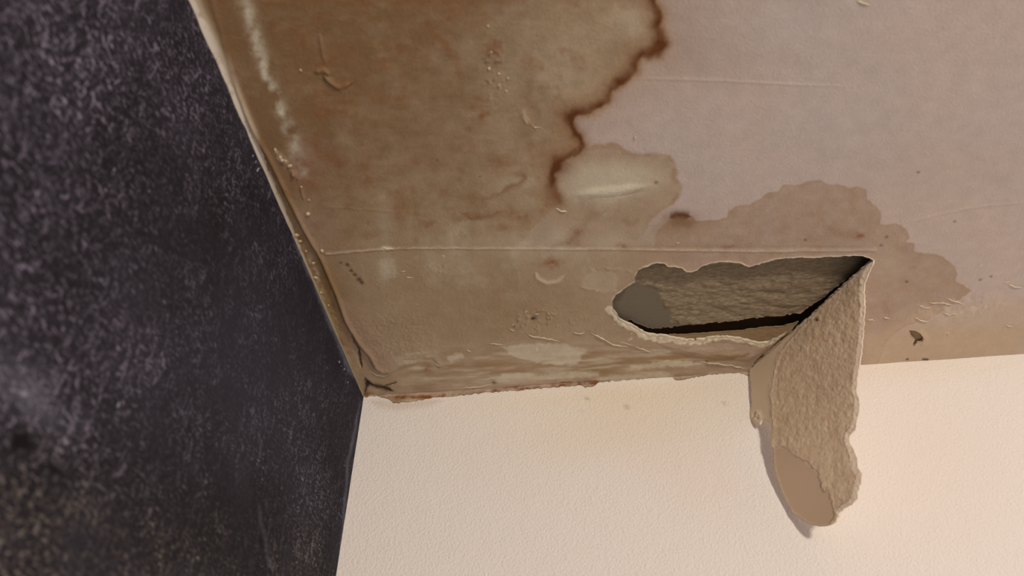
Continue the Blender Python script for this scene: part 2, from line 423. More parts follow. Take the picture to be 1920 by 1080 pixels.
    for (cx, cy, r) in [(651, 493, 3), (658, 504, 2.5), (665, 512, 2.5), (673, 521, 4), (678, 527, 3), (1002, 596, 4), (1230, 341, 2.6), (1652, 459, 2), (1662, 443, 2), (926, 717, 3), (998, 597, 2), (963, 612, 2), (1722, 323, 2.2),
                        (1790, 415, 2), (1700, 528, 2.4), (1838, 524, 2), (1858, 518, 2), (900, 330, 1.5), (820, 298, 1.6), (640, 488, 2), (1510, 450, 2)]:
        dk += blob(u, v, cx, cy, r*1.3, r)*.75
    dk += line(u, v, [(1728, 673), (1742, 674)], 2.2)*.9+line(u, v, [(1698, 674), (1704, 673)], 2)*.8+line(u, v, [(1324, 673), (1326, 681)], 2)*.6
    A['dark'] = np.clip(dk, 0, 1)
    # torn paper round the opening
    lip = HOLE[45:]
    dl, pl_ = seg_d(u+w4*1.5, v+w4*2, lip)
    wl = np.interp(pl_, [0, .25, .5, .8, 1], [5, 6, 8, 12, 9])*(1+.45*w2)
    dt, _ = seg_d(u, v, HOLE[:36])
    A['torn'] = np.clip(ss(wl+1.5, wl-1.5, dl)*.9+ss(3.2+w2*1.5, 1.5, dt)*.45, 0, 1)*(v > 470)
    return {k: np.clip(a, 0, 1) for k, a in A.items()}

def relief(u, v):
    """how far the plaster stands down from the ceiling plane, in millimetres"""
    w1 = fbm(u, v, 40, 211, 4); w2 = fbm(u, v, 10, 223, 3); w3 = fbm(u, v, 150, 231, 3)
    h = w3*.35+w1*.06
    wet = ss(1260, 1100, u+w1*10)
    h += wet*fbm(u, v, 22, 241, 4)*.05
    s = sdf(u+w1*1.2+w2*.5, v+w2*.6, SKIM)
    body = ss(2.5, -3.5, s)*ss(1650, 1560, u)
    left = ss(900, 620, u)*ss(60, 240, v)
    h += body*(.22+1.9*left*ss(430, 640, u+v*.2))
    h += np.exp(-((s+5)/4.5)**2)*(.12+.6*left)*ss(1640, 1560, u)*np.maximum(ss(560, 600, v), ss(760, 700, u))
    # the strip between the skim and the dark wall is lumpy filler
    strip = ss(1, 6, s)*ss(700, 640, u)*ss(200, 320, v)
    h += strip*(fbm(u, v, 9, 251, 3)*.35)
    h += line(u, v+w2*.7, [(612, 471), (660, 467), (735, 463), (1100, 466), (1300, 469), (1440, 471), (1640, 468)], 2.6, False)*.45
    h -= ss(460, 464, v)*ss(500, 468, v)*ss(600, 720, u)*ss(1640, 1600, u)*.12
    h += line(u, v, [(1180, 147), (1280, 149), (1360, 151), (1450, 156), (1600, 163)], 2.2)*.22
    h += line(u, v, [(1700, 418), (1760, 402), (1830, 388), (1930, 379)], 2.6)*.22
    h += blob(u, v, 1145, 356, 66, 8, -6, 3)*1.0+blob(u, v, 1145, 340, 100, 36, -4, 3)*.5
    h -= line(u, v+w2, [(1095, 364), (1135, 368), (1180, 364), (1205, 352)], 2)*.35
    h += line(u, v, [(590, 133), (608, 130), (618, 138)], 4)*.7+line(u, v, [(608, 140), (625, 158), (640, 163), (660, 152)], 5)*.9-line(u, v, [(612, 150), (630, 165), (650, 163), (664, 152)], 3)*.5
    h += line(u, v, [(598, 60), (604, 95), (612, 120)], 3)*.35
    h += line(u, v, [(1003, 508), (1008, 522), (1025, 531), (1045, 528), (1058, 514)], 5)*.5
    h += line(u, v, [(983, 205), (983, 222), (992, 234)], 3)*.3-blob(u, v, 1000, 214, 12, 16, 0, 4)*.35
    crust = line(u+w2*3, v+w2*2, [(517, 277), (528, 292), (545, 308), (560, 335), (572, 370)], 6)*np.clip(.3+w2, 0, 1.5)*.9
    h += crust
    band = blob(u, v, 1800, 575, 95, 26, -4, 4)
    tr = fbm(u, v+u*.2, 13, 261, 3)
    h += band*np.clip(np.round(tr*2.2)/2.2, -.6, .9)*.32
    h += ss(545, 600, v-(u-1700)*-.08+w1*8)*ss(1640, 1690, u)*-.1
    grain = blob(u, v, 740, 640, 90, 60, 10, 4)+.35*blob(u, v, 900, 590, 260, 90, 0, 4)+.25
    h += body*grain*fbm(u, v, 3.6, 275, 2)*.10*ss(1640, 1500, u)
    h += np.clip(line(u, v, [(1085, 512), (1120, 503), (1165, 505), (1190, 512)], 3)*(w2 > -.1)+line(u, v, [(1085, 536), (1100, 541), (1128, 545)], 3), 0, 1)*.3
    h += line(u, v+w2*1.5, [(600, 384), (660, 386), (760, 396)], 2)*.15
    pits = blob(u, v, 1010, 598, 75, 26, 0, 4)+blob(u, v, 800, 505, 60, 12, 0, 3)*.8+blob(u, v, 925, 130, 22, 70, 0, 3)
    h += pits*np.clip(fbm(u, v, 6, 271, 2)-.35, 0, 1)*.9
    for (cx, cy, r) in [(651, 493, 4), (658, 504, 3.5), (665, 512, 3.5), (673, 521, 5), (678, 527, 4)]:
        h -= blob(u, v, cx, cy, r, r)*.5
        h += blob(u, v, cx+5, cy-3, r, r)*.25
    dk = line(u+w2*2, v, [(661, 622), (664, 640), (672, 655), (674, 676), (679, 690)], 2.6)+line(u+w2*2, v+w2*2, [(686, 712), (692, 722), (705, 726), (722, 730), (736, 733)], 4.5)
    h -= dk*1.2
    # remainder of the tape below the opening bulges down
    h += sdf(u, v, [(1225, 640), (1300, 640), (1427, 648), (1500, 615), (1410, 688), (1330, 685), (1260, 660)], 60).clip(-18, 0)*-.10
    dhg, _ = seg_d(u, v, [(1400, 697), (1512, 601)])
    h -= ss(694, 676, v)*np.exp(-(dhg/12)**1.5)*1.6*(sdf(u, v, [(1512, 601), (1400, 697), (1300, 700), (1300, 560)], 60) < 4)
    lip = HOLE[48:]
    dl, _ = seg_d(u, v, lip)
    h += np.exp(-(dl/9)**2)*(.6+w2*.6+fbm(u, v, 5, 277, 2)*.3)
    dt, _ = seg_d(u, v, HOLE[:36])
    h += np.exp(-(dt/5)**2)*(.25+w2*.15)
    dch, _ = seg_d(u, v, [(1725, 622), (1736, 634), (1730, 644)])
    h += np.exp(-(dch/4)**2)*.5
    return h

# ---------------------------------------------------------------- the setting
STEP = 0.0006
hole_c = to_plane(HOLE_R, EZ, O3, EX, EY)
chip_c = to_plane(CHIP, EZ, O3, EX, EY)
sh = Sheet(0.0, 0.468, -0.372, 0.0, STEP, None, [hole_c, chip_c])
P = np.stack([sh.S, sh.T, np.zeros_like(sh.S)], -1)
U, Vv = survey(P)
H = relief(U, Vv)
edge = np.minimum.reduce([sh.S/.002, (0.468-sh.S)/.01, (sh.T+.372)/.01, np.full_like(sh.S, 1.)]).clip(0, 1)
P[:, 2] = -H*edge*.001
A = stains(U, Vv)
fade = np.minimum(ss(.468, .448, sh.S+fbm(sh.S*1000, sh.T*1000, 14, 77)*.006), ss(-.372, -.345, sh.T+fbm(sh.S*1000, sh.T*1000, 14, 78)*.006))
A = {k: a*fade for k, a in A.items()}
n0 = len(P)
# rim of the openings goes up through the paper
inner = np.array([abs(sh.S[a]) > 1e-6 and abs(sh.S[a]-.468) > 1e-6 and abs(sh.T[a]) > 1e-6 and abs(sh.T[a]+.372) > 1e-6 for a, b in sh.rim])
rim = sh.rim[inner]
rv, inv = np.unique(rim, return_inverse=True); rim_i = inv.reshape(rim.shape)
up = P[rv].copy(); up[:, 2] = .0011
V_all = [P, up]
Q_rim = np.stack([rim[:, 1], rim[:, 0], n0+rim_i[:, 0], n0+rim_i[:, 1]], -1)
# plain ceiling beyond the surveyed patch
ex = np.array([[.468, 0, 0], [3, 0, 0], [3, -.372, 0], [.468, -.372, 0], [0, -.372, 0], [0, -3, 0], [3, -3, 0]], float)
V_all.append(ex); n1 = n0+len(up)
Q_ex = np.array([[n1, n1+3, n1+2, n1+1], [n1+4, n1+5, n1+6, n1+2]])[:, ::-1]
Q = np.concatenate([sh.Q[:, ::-1], Q_rim, Q_ex])
att = {}
for k, a in A.items():
    r = a[rv].copy()
    if k == 'torn': r[:] = .8
    elif k == 'dark': r[:] = 0
    else: r *= .4
    att[k] = np.concatenate([a, r, np.zeros(len(ex))])
ceiling = mesh_obj('ceiling', np.concatenate(V_all), Q, M_CEIL, attrs=att, kind='structure')

# back wall ------------------------------------------------------------
m, nt, b = new_mat('cream_wall_paint', .75, .25)
v = pos(nt)
E_WALL = np.array([.92, .77, .63])
c = mix(nt, attr(nt, 'yellow'), alb((228, 209, 189), E_WALL), alb((222, 196, 160), E_WALL))
c = mix(nt, attr(nt, 'peach'), c, alb((228, 194, 168), E_WALL))
c = mix(nt, attr(nt, 'stain'), c, alb((170, 135, 100), E_WALL))
nt.links.new(c, b.inputs['Base Color'])
vb = N(nt, 'ShaderNodeTexVoronoi'); vb.inputs['Scale'].default_value = 760; vb.feature = 'SMOOTH_F1'; nt.links.new(v, vb.inputs['Vector'])
bump(nt, b, [(noise(nt, 60, 3, .5, v), .002, .2), (noise(nt, 640, 4, .65, v), .0010, .45), (vb.outputs['Distance'], .0008, .4)])
M_WALL = m
xs = np.concatenate([np.linspace(0, .48, 161), [.8, 1.4, 3.0]]); zs = np.concatenate([[.006], -np.linspace(0, .24, 121), [-.6, -1.4, -2.4]])
X, Z = np.meshgrid(xs, zs, indexing='ij')
Pw = np.stack([X.ravel(), np.zeros(X.size), Z.ravel()], -1)
uw, vw = survey(Pw)
ix = np.arange(X.size).reshape(X.shape)
Qw = np.stack([ix[:-1, :-1], ix[:-1, 1:], ix[1:, 1:], ix[1:, :-1]], -1).reshape(-1, 4)
near = (Pw[:, 0] < .5) & (Pw[:, 2] > -.25)
wn = fbm(uw, vw, 60, 301, 4)
yl = (blob(uw+wn*20, vw, 1180, 790, 230, 70, -8)*.6+blob(uw, vw, 1130, 740, 330, 26, -4)*.35+blob(uw, vw, 1700, 690, 240, 24, -4)*.3)*near
ph = (blob(uw+wn*30, vw+wn*15, 1300, 900, 120, 70, 30, 3)*.22+blob(uw, vw, 1750, 860, 140, 150)*.18)*near
sn = (line(uw, vw, [(690, 752), (740, 762), (830, 752)], 8)*.3)*near
for (cx, cy) in [(1102, 747), (1175, 763), (1090, 772), (1360, 756)]: sn = sn+blob(uw, vw, cx, cy, 3, 3)*.8*near
# thickness: back sheet, so that the wall is a slab
Pb = Pw.copy(); Pb[:, 1] = .1
nW = len(Pw)
c4 = [ix[0, 0], ix[0, -1], ix[-1, -1], ix[-1, 0]]
side = [[c4[i], c4[(i+1) % 4], nW+(i+1) % 4, nW+i] for i in range(4)]
Vw = np.concatenate([Pw, Pb[c4]])
Qall = np.concatenate([Qw, np.array(side)[:, ::-1], np.array([[nW+3, nW+2, nW+1, nW]])[:, ::-1]])
pad = lambda a: np.concatenate([a, np.zeros(4)])
wall_back = mesh_obj('wall_back', Vw, Qall, M_WALL, attrs={'yellow': pad(yl), 'peach': pad(ph), 'stain': pad(sn)}, kind='structure', smooth=False)

# dark left wall ---------------------------------------------------------
m, nt, b = new_mat('dark_slate_wall', .8, .12)
v = pos(nt)
E_L = np.array([1.5, 1.26, 1.05])
v1 = scaled(nt, v, (1, 1.0, 2.4), (.5, 0, 0)); v2 = scaled(nt, v, (1, 2.4, 1.0), (.35, 0, 0))
f1 = ramp(nt, noise(nt, 300, 4, .7, v1, .6), .52, .68)
f2 = ramp(nt, noise(nt, 120, 6, .75, v2, 1.2), .53, .70)
area = ramp(nt, noise(nt, 16, 4, .6, v), .36, .62)
fine = ramp(nt, noise(nt, 900, 2, .6, v1), .62, .74)
fac = mathn(nt, 'MULTIPLY', mathn(nt, 'MAXIMUM', f1, f2), mathn(nt, 'ADD', mathn(nt, 'MULTIPLY', area, .6), .4))
lowb = attr(nt, 'brownish')
c = mix(nt, ramp(nt, noise(nt, 14, 3, .6, v), .35, .65), alb((38, 33, 36), E_L), alb((52, 46, 51), E_L))
c = mix(nt, attr(nt, 'smooth'), c, alb((58, 53, 60), E_L))
lightc = mix(nt, lowb, alb((186, 167, 180), E_L), alb((182, 162, 142), E_L))
c = mix(nt, mathn(nt, 'MULTIPLY', fac, mathn(nt, 'ADD', mathn(nt, 'MULTIPLY', attr(nt, 'speck'), .8), .12)), c, lightc)
c = mix(nt, mathn(nt, 'MULTIPLY', fine, .3), c, alb((160, 146, 160), E_L))
c = mix(nt, attr(nt, 'black'), c, alb((22, 19, 18), E_L))
c = mix(nt, attr(nt, 'chalk'), c, alb((170, 163, 170), E_L))
nt.links.new(c, b.inputs['Base Color'])
bump(nt, b, [(noise(nt, 240, 4, .6, v), .0006, .5)])
M_LEFT = m
ys = np.concatenate([-np.linspace(0, .48, 241), [-.9, -1.6, -3.0]]); zs = np.concatenate([-np.linspace(0, .40, 201), [-.9, -1.6, -2.4]])
Y, Z = np.meshgrid(ys, zs, indexing='ij')
Pl = np.stack([np.zeros(Y.size), Y.ravel(), Z.ravel()], -1)
q = (Pl-POS) @ R
front = (-q[:, 2] > .03) & (Pl[:, 1] > -.5) & (Pl[:, 2] > -.42)
ul, vl = survey(Pl); ul = np.where(front, ul, -2000); vl = np.where(front, vl, -2000)
wl1 = fbm(Pl[:, 1], Pl[:, 2], .02, 401, 4)
wl2 = fbm(Pl[:, 1], Pl[:, 2], .009, 411, 3)
speck = np.clip(.30+.62*ss(330, 60, ul+wl1*90)+.45*blob(ul, vl, 190, 160, 120, 90, -50)+.45*blob(ul, vl, 375, 170, 60, 110, -20)+.3*blob(ul, vl, 400, 375, 70, 25, 20)+.35*blob(ul, vl, 260, 640, 60, 160, -35)+.3*blob(ul, vl, 560, 950, 80, 160)-.25*blob(ul, vl, 470, 620, 120, 170)+wl1*.32+wl2*.25, 0, 1.3)
smooth_ = np.clip(blob(ul, vl, 480, 680, 170, 170)*.8, 0, 1)
brownish = ss(760, 900, vl-ul*.3+wl1*40)*front
black = np.clip(blob(ul+wl1*14, vl, 42, 826, 28, 20)*1.2+blob(ul+wl1*20, vl, 95, 880, 20, 22)*.7+blob(ul+wl1*6, vl, 490, 1010, 7, 22)*.9+blob(ul+wl1*30, vl, 10, 880, 60, 70)*.4, 0, 1)
chalk = np.clip(line(ul+wl1*6, vl, [(480, 940), (487, 985), (505, 1040), (520, 1078)], 4)*.14+line(ul+wl1*5, vl, [(545, 430), (600, 560), (640, 660), (676, 735)], 4)*.35+blob(ul+wl1*30, vl, 75, 740, 75, 34, 48)*.2+line(ul, vl, [(360, -10), (440, 170), (500, 310)], 7)*.3
                +line(ul+wl1*3, vl, [(676, 742), (655, 860), (632, 1075)], 2.5)*.25, 0, 1)
ix = np.arange(Y.size).reshape(Y.shape)
Ql = np.stack([ix[:-1, :-1], ix[1:, :-1], ix[1:, 1:], ix[:-1, 1:]], -1).reshape(-1, 4)
c4 = [ix[0, 0], ix[-1, 0], ix[-1, -1], ix[0, -1]]
nL = len(Pl); Pb = Pl[c4].copy(); Pb[:, 0] = -.1
side = [[c4[i], c4[(i+1) % 4], nL+(i+1) % 4, nL+i] for i in range(4)]
Qall = np.concatenate([Ql, np.array(side)[:, ::-1], np.array([[nL+3, nL+2, nL+1, nL]])[:, ::-1]])
wall_left = mesh_obj('wall_left', np.concatenate([Pl, Pb]), Qall, M_LEFT, kind='structure', smooth=False,
                     attrs={'speck': pad(speck), 'smooth': pad(smooth_), 'brownish': pad(brownish), 'black': pad(black), 'chalk': pad(chalk)})

# ---------------------------------------------------------------- inside the opening
E_IN = np.array([1.0, .84, .76])
m, nt, b = new_mat('torn_board_core', .95, .05)
v = pos(nt)
fib = scaled(nt, v, (1, 2.6, 1))
c = mix(nt, ramp(nt, noise(nt, 260, 5, .7, fib), .36, .66), alb((132, 110, 88), E_IN), alb((162, 138, 110), E_IN))
c = mix(nt, attr(nt, 'smoothpart'), c, alb((124, 108, 90), E_IN))
c = mix(nt, attr(nt, 'recess_shade'), c, alb((84, 74, 62), E_IN))
nt.links.new(c, b.inputs['Base Color'])
bump(nt, b, [(noise(nt, 420, 4, .7, fib), .0008, .6)])
M_CORE = m
ZB = 0.0048
board_px = [(1120, 520), (1180, 460), (1660, 440), (1650, 500), (1600, 520), (1540, 563), (1500, 586), (1440, 594), (1360, 602), (1290, 609), (1240, 615), (1215, 616), (1185, 601), (1140, 600)]
bp = to_plane(ragged(board_px, 1.8, 4, 8), EZ, np.array([0, 0, ZB]), EX, EY)
bs = np.array(bp)
sh2 = Sheet(bs[:, 0].min(), bs[:, 0].max(), bs[:, 1].min(), bs[:, 1].max(), .0007, bp)
P2 = np.stack([sh2.S, sh2.T, np.full_like(sh2.S, ZB)], -1)
u2, v2_ = survey(P2)
smp = ss(5, -5, sdf(u2+fbm(u2, v2_, 12, 501)*9, v2_+fbm(u2, v2_, 9, 503)*6, [(1100, 500), (1165, 520), (1190, 528), (1212, 535), (1236, 540), (1243, 562), (1256, 588), (1275, 612), (1200, 640), (1100, 640)]))
rough_h = fbm(u2*.55, v2_*1.5, 9, 511, 4)*.55+fbm(u2*.4, v2_*1.6, 26, 517, 3)*.6
P2[:, 2] += (-rough_h*(1-smp)-.25*(1-smp)+ss(1480, 1640, u2)*3.2)*.001
recess_shade = np.clip(ss(545, 495, v2_+fbm(u2, v2_, 20, 521)*10)*.25+ss(1520, 1640, u2)*.5, 0, 1)  # shade under the upper lip and at the hinge end, painted into the board
nn = len(P2); rv2, inv2 = np.unique(sh2.rim, return_inverse=True); ri = inv2.reshape(sh2.rim.shape)
up2 = P2[rv2].copy(); up2[:, 2] += .009
Q2 = np.concatenate([sh2.Q[:, ::-1], np.stack([sh2.rim[:, 1], sh2.rim[:, 0], nn+ri[:, 0], nn+ri[:, 1]], -1)])
cc = lambda a, fill: np.concatenate([a, np.full(len(rv2), fill)])
board = mesh_obj('exposed_board', np.concatenate([P2, up2]), Q2, M_CORE, parent=ceiling, attrs={'smoothpart': cc(smp, 0), 'recess_shade': cc(recess_shade, .7)})
board['label'] = 'rough torn grey-brown board core seen inside the opening'

m, nt, b = new_mat('void_timber', .95, .05)
v = pos(nt)
c = mix(nt, noise(nt, 90, 4, .6, scaled(nt, v, (.3, 3, 3))), (.26, .18, .12, 1), (.42, .30, .2, 1)); nt.links.new(c, b.inputs['Base Color'])
M_VOID = m
# cavity behind the opening: a lath lined trough, open downwards
q0 = atn(1090., 655., EZ, O3); q1 = atn(1690., 440., EZ, O3)
x0, x1 = q0[0], max(q1[0], .36); y0, y1 = -.142, -.002
z0, z1 = .0012, .034
Vc = [(x0, y0, z0), (x1, y0, z0), (x1, y1, z0), (x0, y1, z0), (x0, y0, z1), (x1, y0, z1), (x1, y1, z1), (x0, y1, z1)]
o = mesh_obj('ceiling_void', Vc, [(4, 5, 6, 7), (0, 1, 5, 4), (1, 2, 6, 5), (2, 3, 7, 6), (3, 0, 4, 7)], M_VOID, parent=ceiling, smooth=False)

# brown ply behind the lower lip
m, nt, b = new_mat('brown_backing_paper', .95, .05)
v = pos(nt)
c = mix(nt, noise(nt, 300, 4, .7, scaled(nt, v, (1, 2, 1))), alb((140, 110, 80), E_IN), alb((168, 138, 104), E_IN)); nt.links.new(c, b.inputs['Base Color'])
bump(nt, b, [(noise(nt, 600, 3, .6, v), .0004, .6)])
M_PLY = m
ply_px = ragged([(1255, 628), (1290, 628), (1340, 624), (1380, 622), (1430, 615), (1470, 612), (1498, 604), (1484, 620), (1446, 650), (1425, 662), (1300, 655), (1250, 645)], .8, 5, 5)
pp = to_plane(ply_px, EZ, np.array([0, 0, .0011]), EX, EY); ps = np.array(pp)
sh3 = Sheet(ps[:, 0].min(), ps[:, 0].max(), ps[:, 1].min(), ps[:, 1].max(), .0008, pp)
P3 = np.stack([sh3.S, sh3.T, np.full_like(sh3.S, .0013)], -1); u3, v3 = survey(P3)
P3[:, 2] += fbm(u3, v3, 9, 601, 3)*.00015
n3 = len(P3); B3 = P3.copy(); B3[:, 2] += .0008
Q3 = np.concatenate([sh3.Q[:, ::-1], sh3.Q+n3, np.stack([sh3.rim[:, 1], sh3.rim[:, 0], n3+sh3.rim[:, 0], n3+sh3.rim[:, 1]], -1)])
mesh_obj('backing_paper', np.concatenate([P3, B3]), Q3, M_PLY, parent=ceiling)

# recess behind the small chip on the right
cpx = to_plane([(1698, 612), (1740, 612), (1740, 655), (1698, 655)], EZ, O3, EX, EY)
ca = np.array(cpx); cx0, cx1, cy0, cy1 = ca[:, 0].min(), ca[:, 0].max(), ca[:, 1].min(), ca[:, 1].max()
Vk = [(cx0, cy0, .0011), (cx1, cy0, .0011), (cx1, cy1, .0011), (cx0, cy1, .0011), (cx0+.001, cy0+.001, .0024), (cx1-.001, cy0+.001, .0019), (cx1-.001, cy1-.001, .0019), (cx0+.001, cy1-.001, .0024)]
mesh_obj('chip_recess', Vk, [(4, 5, 6, 7), (0, 1, 5, 4), (1, 2, 6, 5), (2, 3, 7, 6), (3, 0, 4, 7)], M_PLY, parent=ceiling, smooth=False)

# ragged plaster smear that laps down over the cream wall
sm_px = [(684, 730), (800, 728), (1000, 716), (1200, 704), (1400, 692), (1404, 706), (1395, 701), (1370, 699), (1340, 702), (1310, 706), (1285, 712), (1266, 713), (1258, 704), (1225, 708), (1180, 713), (1125, 717), (1112, 724), (1098, 727), (1090, 722),
         (1060, 725), (1010, 729), (960, 733), (905, 737), (860, 742), (815, 746), (780, 752), (748, 756), (738, 757), (728, 748), (712, 744), (697, 742), (686, 746)]
sp = to_plane(ragged(sm_px, 1.3, 4, 15), EY, O3, EX, EZ)
sp = [(a, min(b_, -.0002)) for a, b_ in sp]
sa_ = np.array(sp)
sh4 = Sheet(sa_[:, 0].min(), sa_[:, 0].max(), sa_[:, 1].min(), 0.0, .0006, sp)
P4 = np.stack([sh4.S, np.full_like(sh4.S, 0.), sh4.T], -1); u4, v4 = survey(P4)
hh = .55+fbm(u4, v4, 8, 701, 3)*.3
P4[:, 1] = -hh*.001
n4 = len(P4); B4 = P4.copy(); B4[:, 1] = .0004
Q4 = np.concatenate([sh4.Q, np.stack([sh4.rim[:, 0], sh4.rim[:, 1], n4+sh4.rim[:, 1], n4+sh4.rim[:, 0]], -1)])
A4 = stains(u4, v4)
for k in A4:
    if k in ('torn',): A4[k] *= 0
A4['wash'][:] = .9; A4['tan'] = np.clip(.35+fbm(u4, v4, 20, 711)*.5, 0, .8)
E_SM = E_WALL
M_SMEAR = plaster_material('smear_plaster', E_SM, (176, 157, 146))
mesh_obj('plaster_smear', np.concatenate([P4, B4]), Q4, M_SMEAR, parent=wall_back, attrs={k: np.concatenate([a, a]) for k, a in A4.items()})

# rounded bead of filler between dark wall and ceiling
ny = 420; yb = np.linspace(0, -.40, ny); na = 9
rad = .0022+.0007*fbm(yb*1000, yb*0, 14, 801, 3)
rad = rad*np.interp(-yb, [0, .08, .2, .4], [.35, .45, 1.0, 1.9])
ang = np.linspace(0, math.pi/2, na)
Vb = np.zeros((ny, na, 3))
for j, a_ in enumerate(ang):
    Vb[:, j, 0] = rad*(1-math.sin(a_)); Vb[:, j, 1] = yb; Vb[:, j, 2] = -rad*(1-math.cos(a_))
bow = .0
ix = np.arange(ny*na).reshape(ny, na)
Qb = np.stack([ix[:-1, :-1], ix[:-1, 1:], ix[1:, 1:], ix[1:, :-1]], -1).reshape(-1, 4)
m, nt, b = new_mat('aged_filler', .8, .2)
v = pos(nt)
c = mix(nt, attr(nt, 'clean'), alb((138, 118, 88)), alb((186, 168, 152)))
c = mix(nt, ramp(nt, noise(nt, 200, 4, .6, v), .5, .68, 0, .5), c, alb((120, 96, 64)))
nt.links.new(c, b.inputs['Base Color']); bump(nt, b, [(noise(nt, 500, 3, .6, v), .0004, .6)])
Vf = Vb.reshape(-1, 3)
clean = np.interp(-Vf[:, 1], [0, .12, .17, .23], [0, .0, .35, .75])
mesh_obj('trim_1', Vf, Qb, m, attrs={'clean': clean}, kind='structure')

# ---------------------------------------------------------------- the hanging flap
H0 = atn(HINGE0[0]*1., HINGE0[1]*1., EZ, O3); H1 = atn(HINGE1[0]*1., HINGE1[1]*1., EZ, O3)
ax_ = (H1-H0)/np.linalg.norm(H1-H0)
FANG = math.radians(87.0)
side_v = np.cross(EZ, ax_)
if side_v[0] > 0: side_v = -side_v                     # in the ceiling plane, away from the hinge over the opening
down = np.array([0, 0, -1.])
et = side_v*math.cos(FANG)+down*math.sin(FANG)          # down the flap
nf = np.cross(ax_, et); nf /= np.linalg.norm(nf)
if nf@(POS-H0) < 0: nf = -nf                            # towards the room
FLAP = [(1405, 693), (1440, 662), (1470, 636), (1500, 609), (1510, 600), (1530, 583), (1560, 555), (1600, 519), (1637, 487),
        (1636, 496), (1628, 512), (1621, 530), (1620, 548), (1622, 572), (1620, 600), (1619, 625), (1617, 655), (1612, 690), (1608, 715), (1606, 730), (1611, 750), (1612, 765), (1608, 785), (1604, 805),
        (1594, 815), (1593, 828), (1600, 842), (1607, 860), (1609, 878), (1616, 888), (1615, 902), (1608, 920), (1607, 935), (1596, 946), (1582, 953), (1573, 962), (1567, 978), (1553, 986), (1535, 987), (1515, 982),
        (1503, 973), (1486, 962), (1479, 948), (1468, 925), (1459, 900), (1453, 880), (1452, 850), (1447, 825), (1449, 805), (1443, 792), (1432, 787), (1426, 796), (1418, 798), (1410, 790), (1407, 775), (1410, 755), (1409, 730), (1406, 710)]
fl = to_plane(ragged(FLAP, .9, 4, 21), nf, H0, ax_, et); fa = np.array(fl)
sh5 = Sheet(fa[:, 0].min(), fa[:, 0].max(), fa[:, 1].min(), fa[:, 1].max(), .00055, fl)
def flap_pt(S, T): return H0+S[:, None]*ax_+T[:, None]*et
P5 = flap_pt(sh5.S, sh5.T); u5, v5 = survey(P5)
ray = P5-POS; ray /= np.linalg.norm(ray, axis=1)[:, None]
P5 = P5+ray*((.0125*ss(.45, 1.05, sh5.T/sh5.T.max())-.0015*ss(0, .15, sh5.T/sh5.T.max()))/np.abs(ray@nf))[:, None]
RIDGE = [(1522, 596), (1503, 614), (1480, 640), (1462, 662), (1453, 690), (1449, 720), (1444, 740), (1449, 765), (1450, 800)]
strip_poly = [(1398, 700)]+RIDGE[::-1][::-1]+[(1448, 830), (1380, 830)]
s5 = sdf(u5+fbm(u5, v5, 9, 905)*2, v5, [(1390, 690)]+RIDGE+[(1446, 815), (1380, 830)], 80)
stripm = ss(1.2, -1.2, s5)
SMP = [(1440, 836), (1456, 838), (1476, 842), (1490, 852), (1508, 862), (1520, 872), (1530, 885), (1541, 893), (1544, 908), (1551, 925), (1562, 942), (1566, 955), (1560, 1000), (1440, 1000)]
smoothm = ss(2.5, -2.5, sdf(u5+fbm(u5, v5, 14, 907)*8, v5+fbm(u5, v5, 10, 909)*5, SMP, 80))
RIMR = FLAP[8:36]
dr, pr_ = seg_d(u5+fbm(u5, v5, 7, 911)*1.5, v5, RIMR)
wr = np.interp(pr_, [0, .12, .4, .62, .72, .9, 1], [10, 9, 8, 8, 13, 9, 6])
rimm = ss(wr+1.5, wr-1.5, dr)
dlf, _ = seg_d(u5, v5, FLAP[36:48])
riml = ss(5, 2, dlf+fbm(u5, v5, 6, 913)*2)
dhb, _ = seg_d(u5, v5, FLAP[3:9])
rimh = ss(6, 1, dhb+fbm(u5, v5, 8, 915)*2)
drg, _ = seg_d(u5, v5+fbm(u5, v5, 6, 917)*2, RIDGE)
ridgem = ss(5.5, 2, drg+fbm(u5, v5, 12, 919)*2.2)
dsm, _ = seg_d(u5, v5, SMP[:12]); 
ragm = ss(3, 1, dsm+fbm(u5, v5, 9, 921)*3)
rough = (1-stripm)*(1-smoothm)
fibre = fbm(u5*1.35+v5*.3, v5*.6-u5*.15, 8, 931, 4)
clump = fbm(u5*1.2+v5*.3, v5*.6, 24, 937, 3)
h5 = rough*(.2+fibre*.10+clump*.20+fbm(u5, v5*1.2, 6, 933, 4)*.15)+ridgem*.35*(.6+fbm(u5, v5, 6, 941)*.5)
h5 -= rimm*.45*ss(0, 1, 1-dr/np.maximum(wr, 1))*1.6                     # torn rim rolls back
h5 += riml*.1+ragm*.06+rough*fbm(u5, v5, 3.4, 951, 2)*.07
h5 += blob(u5, v5, 1420, 782, 12, 12, 0, 4)*np.clip(.5+fbm(u5, v5, 6, 943), 0, 1)*.9
h5 -= line(u5, v5, [(1527, 597), (1535, 600)], 4)*.8
# slow bow of the whole sheet: the bottom kicks away from the wall
tn_ = sh5.T/sh5.T.max()
bowm = 2.2*np.sin(np.pi*np.clip(tn_, 0, 1))*.35
P5n = P5+nf*((h5+bowm)*.001)[:, None]
B5 = P5-nf*(np.full(len(P5), .9)-bowm)[:, None]*.001
n5 = len(P5)
